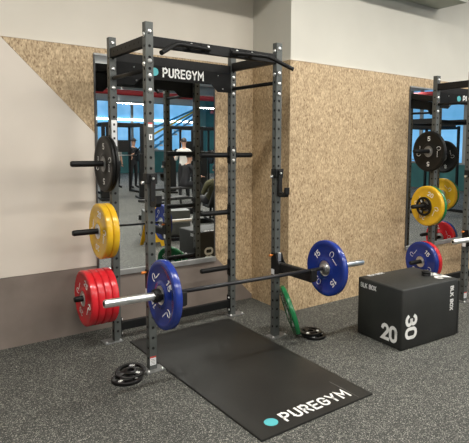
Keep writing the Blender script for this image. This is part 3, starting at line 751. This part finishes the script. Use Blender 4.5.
def cable_machine(loc, rz, label):
    r = empty('cable_machine', loc, rz, label, 'cable machine')
    for s in (-1, 1):
        b = bmesh.new(); bx(b, s * .55 - .05, s * .55 + .05, -.05, .05, 0, 2.15, bev=.005); obj('upright', b, M['black'], r)
        b = bmesh.new(); bx(b, s * .55 - .12, s * .55 + .12, .06, .26, .05, 1.35, bev=.01); obj('weight_stack', b, M['plateblack'], r)
        b = bmesh.new(); bx(b, s * .55 - .13, s * .55 + .13, -.45, .45, 0, .06, bev=.005); obj('base', b, M['black'], r)
        b = bmesh.new(); tube(b, [(s * .55, -.06, 1.6), (s * .40, -.30, 1.35)], .02, 10); obj('handle', b, M['black'], r)
    b = bmesh.new(); bx(b, -.6, .6, -.06, .06, 2.15, 2.25, bev=.005); obj('cross_beam', b, M['black'], r)
    b = bmesh.new(); bx(b, -.16, .16, .1, .13, 1.40, 1.75); obj('info_board', b, M['castblack'], r)
    return r
cable_machine((4.3, -10.6, 0), .2, 'black cable machine in the mirror, behind the person in the pale grey top')
cable_machine((7.0, -11.8, 0), .2, 'black cable machine reflected behind the person in the white shirt')

def bench(loc, rz, label, incline=0.0):
    r = empty('weight_bench', loc, rz, label, 'bench')
    b = bmesh.new(); bx(b, -.14, .14, -.20, .22, .40, .46, bev=.015); obj('seat', b, M['pad'], r)
    a = incline; L = .85
    b = bmesh.new(); vs = bx(b, -.14, .14, 0, L, 0, .06, bev=.015)
    o = obj('backrest', b, M['pad'], r, (0, .25, .40)); o.rotation_euler = (a, 0, 0)
    b = bmesh.new(); bx(b, -.03, .03, -.5, .95, .10, .15); tube(b, [(0, .3, .12), (0, .25 + .5 * math.cos(a), .38 + .5 * math.sin(a))], .022, 10); tube(b, [(0, -.1, .12), (0, -.05, .41)], .025, 10); obj('frame', b, M['black'], r)
    for yy in (-.48, .93):
        b = bmesh.new(); bx(b, -.28, .28, yy - .03, yy + .03, 0, .10); obj('foot', b, M['black'], r)
    return r
bench((3.80, -4.62, 0), math.radians(15), 'black incline bench under the person in the olive top', math.radians(40))
bench((5.35, -8.75, 0), math.radians(80), 'flat black bench under the seated person in black')
bench((3.95, -6.35, 0), math.radians(70), 'flat black bench low in the first mirror, in front of the seated person')
# grey storage trolley
tr = empty('storage_trolley', (2.40, -3.78, 0), math.radians(15), 'pale grey storage trolley on small wheels reflected in the first mirror', 'trolley')
b = bmesh.new(); bx(b, -.38, .38, -.22, .22, .10, .52, bev=.01)
for xx in (-.13, .13): bx(b, xx - .004, xx + .004, -.224, -.22, .12, .50, 0); bx(b, xx - .004, xx + .004, .22, .224, .12, .50, 0)
obj('cabinet', b, M['post'], tr)
b = bmesh.new(); bx(b, -.42, .42, -.25, .25, .07, .10); obj('base', b, M['black'], tr)
for xx in (-.36, .36):
    for yy in (-.2, .2):
        b = bmesh.new(); tube(b, [(xx - .015, yy, .035), (xx + .015, yy, .035)], .035, 14); obj('wheel', b, M['blackrub'], tr)
# storage locker seen at the left edge of the second mirror
lk = empty('storage_locker', (8.0, -6.9, 0), math.radians(35), 'yellow storage locker with two doors reflected low in the right-hand mirror', 'locker')
b = bmesh.new(); bx(b, -.35, .35, -.2, .2, .05, 1.15, bev=.01); obj('cabinet', b, M['yellow'], lk)
for xx in (-.17, .17):
    b = bmesh.new(); bx(b, xx - .155, xx + .155, .2, .215, .10, 1.10, bev=.004); dd = obj('door', b, M['yellow'], lk)
    b = bmesh.new(); bx(b, xx * .4 - .01, xx * .4 + .01, .215, .24, .55, .70); obj('handle', b, M['steel'], dd)
b = bmesh.new(); bx(b, -.33, .33, -.18, .18, 0, .05); obj('base', b, M['black'], lk)
# wet floor sign
sg = empty('floor_sign', (1.98, -3.40, 0), math.radians(-10), 'yellow folding floor sign reflected behind the front left post', 'sign')
for s in (-1, 1):
    b = bmesh.new(); a = [b.verts.new(v) for v in ((-.13, s * .16, 0), (-.07, s * .16, 0), (-.055, s * .14, .07), (.055, s * .14, .07), (.07, s * .16, 0), (.13, s * .16, 0), (.075, s * .012, .62), (-.075, s * .012, .62))]
    c = [b.verts.new(v.co + Vector((0, -s * .008, 0))) for v in a]
    b.faces.new(a); b.faces.new(c[::-1])
    for k in range(8): j = (k + 1) % 8; b.faces.new((a[k], c[k], c[j], a[j]))
    obj('leaf', b, M['yellow'], sg)
b = bmesh.new(); tube(b, [(-.05, 0, .62), (.05, 0, .62)], .014, 10); obj('hinge', b, M['yellow'], sg)

# dumbbell rack with a blue exercise ball etc.
dr = empty('dumbbell_rack', (8.6, -8.0, 0), math.radians(25), 'black dumbbell rack reflected beside the edge of the board wall', 'dumbbell rack')
for s in (-1, 1):
    b = bmesh.new(); bx(b, s * .8 - .03, s * .8 + .03, -.05, .35, 0, 1.1); obj('side_frame', b, M['black'], dr)
for kz, z in enumerate((.35, .70, 1.02)):
    b = bmesh.new(); bx(b, -.8, .8, -.1, .28, z - .03, z); obj('shelf', b, M['black'], dr)
def dumbbell(loc, rz, label):
    r = empty('dumbbell', loc, rz, label, 'dumbbell', 'dumbbells on the black rack')
    b = bmesh.new(); tube(b, [(0, -.07, 0), (0, .07, 0)], .014, 8); obj('handle', b, M['steel'], r)
    for s in (-1, 1):
        b = bmesh.new(); tube(b, [(0, s * .06, 0), (0, s * .13, 0)], .055, 12); obj('head', b, M['plateblack'], r)
    return r
R25 = Matrix.Rotation(math.radians(25), 3, 'Z')
first = None
for z in (.70, 1.02):
    for k in range(9):
        v = R25 @ Vector((-.68 + k * .17, .09, 0))
        lo = (8.6 + v.x, -8.0 + v.y, z + .056)
        if first is None: first = dumbbell(lo, math.radians(25), 'black dumbbell lying in the rows of the reflected rack')
        else:
            c = copy_tree(first); c.location = lo

# ------------------------------------------------------------------ people
def person(name_label, joints, edges, mats, hair, loc, rz, cap=False):
    """joints: name -> (co, radius, material index); one continuous skinned body"""
    root = empty('person', loc, rz, name_label, 'person')
    names = list(joints)
    me = bpy.data.meshes.new('body')
    me.from_pydata([joints[n][0] for n in names], [(names.index(a), names.index(b)) for a, b in edges], [])
    o = bpy.data.objects.new('body', me); C.objects.link(o)
    sk = o.modifiers.new('skin', 'SKIN'); sk.use_smooth_shade = True
    for i, n_ in enumerate(names):
        r = joints[n_][1]; rr = (r, r) if not isinstance(r, tuple) else r
        me.skin_vertices[0].data[i].radius = rr
        me.skin_vertices[0].data[i].use_root = (n_ == 'pelvis')
    ss = o.modifiers.new('sub', 'SUBSURF'); ss.levels = 2; ss.render_levels = 2
    dg = bpy.context.evaluated_depsgraph_get(); dg.update()
    m2 = bpy.data.meshes.new_from_object(o.evaluated_get(dg)); bpy.data.objects.remove(o)
    m2.materials.clear()
    for m in mats: m2.materials.append(m)
    segs = [(Vector(joints[a][0]), Vector(joints[b][0]), joints[b][2]) for a, b in edges]
    for p_ in m2.polygons:
        c = p_.center; best = None
        for a, b_, mi in segs:
            ab = b_ - a; t = max(0, min(1, (c - a).dot(ab) / max(ab.length_squared, 1e-9))); d_ = (c - (a + ab * t)).length
            if best is None or d_ < best[0]: best = (d_, mi)
        p_.material_index = best[1]; p_.use_smooth = True
    body = bpy.data.objects.new('body', m2); C.objects.link(body); body.parent = root
    hc, face = Vector(joints['head'][0]), Vector(hair[0]).normalized()
    # hair shell
    b = bmesh.new(); bmesh.ops.create_uvsphere(b, u_segments=20, v_segments=12, radius=1)
    for v in b.verts: v.co = Vector((v.co.x * .088, v.co.y * .100, v.co.z * .105))
    bmesh.ops.delete(b, geom=[v for v in b.verts if v.co.dot(face) > .045 - max(0, v.co.z) * .5 or v.co.z < -.05], context='VERTS')
    for v in b.verts: v.co += hc + Vector((0, 0, .035))
    obj('hair', b, M[hair[1]], root, smooth=60)
    b = bmesh.new()                                         # face: nose, eyes, ears
    up = Vector((0, 0, 1)); rt = face.cross(up).normalized()
    tube(b, [hc + face * .085 + up * .02, hc + face * .105 - up * .012, hc + face * .088 - up * .02], [.006, .012, .008], 8)
    for s in (-1, 1):
        tube(b, [hc + rt * s * .078 + up * .015, hc + rt * s * .092 + up * .0], [.020, .012], 8)
    obj('face_features', b, M['skin'], root)
    b = bmesh.new()
    for s in (-1, 1): bmesh.ops.create_uvsphere(b, u_segments=8, v_segments=6, radius=.009, matrix=Matrix.Translation(hc + face * .080 + rt * s * .030 + up * .022))
    obj('eyes', b, M['hair'], root)
    if cap:
        b = bmesh.new(); bmesh.ops.create_uvsphere(b, u_segments=20, v_segments=12, radius=.105)
        bmesh.ops.delete(b, geom=[v for v in b.verts if v.co.z < 0], context='VERTS')
        pr = [face * .08 + rt * .07, face * .17 + rt * .045, face * .17 - rt * .045, face * .08 - rt * .07]
        a = [b.verts.new(q_ + up * .004) for q_ in pr]; c = [b.verts.new(q_ + up * .012) for q_ in pr]
        b.faces.new(a); b.faces.new(c[::-1])
        for k in range(4): j = (k + 1) % 4; b.faces.new((a[k], c[k], c[j], a[j]))
        for v in b.verts: v.co += hc + up * .045
        obj('cap', b, M['cloth_black'], root, smooth=60)
    # fingers
    for s, nm in ((-1, 'handL'), (1, 'handR')):
        h0 = Vector(joints[nm][0]); w0 = Vector(joints['wristL' if s < 0 else 'wristR'][0]); d0 = (h0 - w0).normalized()
        side = d0.cross(face if abs(d0.dot(face)) < .9 else up).normalized()
        b = bmesh.new()
        for k in range(4):
            a = h0 + d0 * .02 + side * (k - 1.5) * .019; L = (.065, .075, .07, .055)[k]
            tube(b, [a, a + d0 * L * .5, a + d0 * L * .9 + face * .015], [.009, .0085, .006], 6)
        tube(b, [h0 - side * .035, h0 - side * .055 + d0 * .03, h0 - side * .05 + d0 * .055], [.010, .009, .006], 6)
        obj('fingers', b, M['skin'], root)
    return root

def skel(pelvis, chest_dir, head_off, hips, arms, tcol=1, lcol=2):
    """facing -Y in local space"""
    P = Vector(pelvis); up = Vector(chest_dir).normalized(); rt = Vector((1, 0, 0))
    J = {}
    J['pelvis'] = (P, (.15, .12), lcol); J['waist'] = (P + up * .16, (.135, .10), tcol); J['chest'] = (P + up * .36, (.165, .115), tcol)
    J['neckb'] = (P + up * .50, (.085, .075), tcol); J['neck'] = (P + up * .56, .052, 0); hd = P + up * .62 + Vector(head_off)
    J['chin'] = (hd - Vector((0, 0, .03)), .060, 0); J['head'] = (hd + Vector((0, 0, .06)), (.082, .095), 0); J['crown'] = (hd + Vector((0, 0, .135)), .060, 0)
    E = [('pelvis', 'waist'), ('waist', 'chest'), ('chest', 'neckb'), ('neckb', 'neck'), ('neck', 'chin'), ('chin', 'head'), ('head', 'crown')]
    for s, n_ in ((-1, 'L'), (1, 'R')):
        sh = P + up * .46 + rt * s * .18
        J['shoulder' + n_] = (sh, .068, tcol)
        el, wr = arms[0 if s < 0 else 1]
        el = Vector(el); wr = Vector(wr)
        J['elbow' + n_] = (sh + el, .046, arms[2]); J['wrist' + n_] = (sh + el + wr, .030, 0 if not arms[3] else tcol); J['hand' + n_] = (sh + el + wr * 1.28, (.040, .022), 0)
        hp = P + rt * s * .10 - up * .04; kn, an, = hips[0 if s < 0 else 1]
        J['hip' + n_] = (hp, .095, lcol); J['knee' + n_] = (hp + Vector(kn), .062, lcol)
        J['calf' + n_] = (hp + Vector(kn) + Vector(an) * .35, .058, lcol); J['ankle' + n_] = (hp + Vector(kn) + Vector(an), .042, lcol)
        J['toe' + n_] = (hp + Vector(kn) + Vector(an) + Vector((0, -.17, -.045)), (.045, .032), 3)
        E += [('neckb', 'shoulder' + n_), ('shoulder' + n_, 'elbow' + n_), ('elbow' + n_, 'wrist' + n_), ('wrist' + n_, 'hand' + n_), ('pelvis', 'hip' + n_), ('hip' + n_, 'knee' + n_), ('knee' + n_, 'calf' + n_), ('calf' + n_, 'ankle' + n_), ('ankle' + n_, 'toe' + n_)]
    return J, E
# standing, arms down / holding something
stand = (((-.02, 0, -.44), (0, .03, -.42)), ((.02, 0, -.44), (0, .03, -.42)))
J, E_ = skel((0, 0, .98), (0, 0, 1), (0, -.02, .05), stand, (((-.06, -.02, -.27), (0, -.20, .06)), ((.06, .02, -.27), (0, -.20, .04)), 1, False))
WS = person('person in a white shirt and black trousers standing with back turned, in the mirror', J, E_, [M['skin'], M['cloth_white'], M['cloth_black'], M['cloth_black']], ((0, -1, 0), 'hair'), (5.85, -9.75, 0), math.radians(20))
J, E_ = skel((0, 0, .98), (0, 0, 1), (0, -.02, .05), stand, (((-.06, 0, -.27), (0, -.05, -.24)), ((.06, .0, -.27), (0, -.1, -.22)), 1, False))
person('person in a pale grey top standing, reflected at the left of the first mirror', J, E_, [M['skin'], M['cloth_grey'], M['cloth_black'], M['cloth_black']], ((0, -1, 0), 'hair'), (5.55, -14.5, 0), math.radians(150))
J, E_ = skel((0, 0, .98), (0, 0, 1), (0, -.02, .05), stand, (((-.05, -.03, -.27), (.08, -.20, .12)), ((.05, -.03, -.27), (-.08, -.20, .12)), 1, False))
person('person in black with a cap looking down at a phone, left of the front post', J, E_, [M['skin'], M['cloth_black'], M['cloth_black'], M['cloth_black']], ((0, -1, 0), 'hair'), (6.10, -14.25, 0), math.radians(160), cap=True)
sit = (((-.06, -.43, .02), (0, -.03, -.42)), ((.06, -.43, .02), (0, -.03, -.42)))
J, E_ = skel((0, 0, .56), (0, -.25, 1), (0, -.03, .05), sit, (((-.04, -.10, -.25), (.05, -.22, -.02)), ((.04, -.10, -.25), (-.05, -.22, -.02)), 1, True))
person('person in black with a cap sitting on the flat bench, reflected in the first mirror', J, E_, [M['skin'], M['cloth_black'], M['cloth_black'], M['cloth_black']], ((0, -1, -.2), 'hair'), (5.35, -8.75, 0), math.radians(80), cap=True)
sit2 = (((-.08, -.42, .03), (0, -.05, -.43)), ((.08, -.42, .03), (0, -.05, -.43)))
J, E_ = skel((0, .10, .56), (0, .62, .72), (0, -.05, .06), sit2, (((-.07, -.12, -.22), (.08, -.20, .06)), ((.07, -.12, -.22), (-.08, -.20, .06)), 1, True))
person('person in an olive top leaning back on the incline bench, reflected beside the board wall', J, E_, [M['skin'], M['cloth_olive'], M['cloth_black'], M['cloth_black']], ((0, -1, .1), 'hair'), (3.80, -4.62, 0), math.radians(15), cap=True)

# ------------------------------------------------------------------ world, camera, output
w = bpy.data.worlds.new('world'); SC.world = w; w.use_nodes = True
w.node_tree.nodes['Background'].inputs[0].default_value = (.9, .92, 1, 1); w.node_tree.nodes['Background'].inputs[1].default_value = .3

cam = bpy.data.cameras.new('camera'); co = bpy.data.objects.new('camera', cam); C.objects.link(co)
FPX, PPX, PPY = 522.21, 285.26, 193.28
cam.sensor_width = 36; cam.lens = 36 * FPX / 469
cam.shift_x = (234.5 - PPX) / 469; cam.shift_y = (PPY - 221.5) / 469
cam.clip_start = .05; cam.clip_end = 100
f = Vector((.61826, .78064, -.09140)); r = Vector((.78450, -.62003, .01094)); u = Vector((.04813, .07846, .99575))
m = Matrix((r, u, -f)).transposed().to_4x4(); m.translation = Vector((-1.543, -4.567, 1.6475)); co.matrix_world = m
SC.camera = co
SC.view_settings.view_transform = 'Standard'; SC.view_settings.look = 'None'; SC.view_settings.gamma = 1; SC.view_settings.use_curve_mapping = False
SC.view_settings.exposure = 0.0
SC.cycles.use_denoising = True
SC.cycles.sample_clamp_indirect = 4
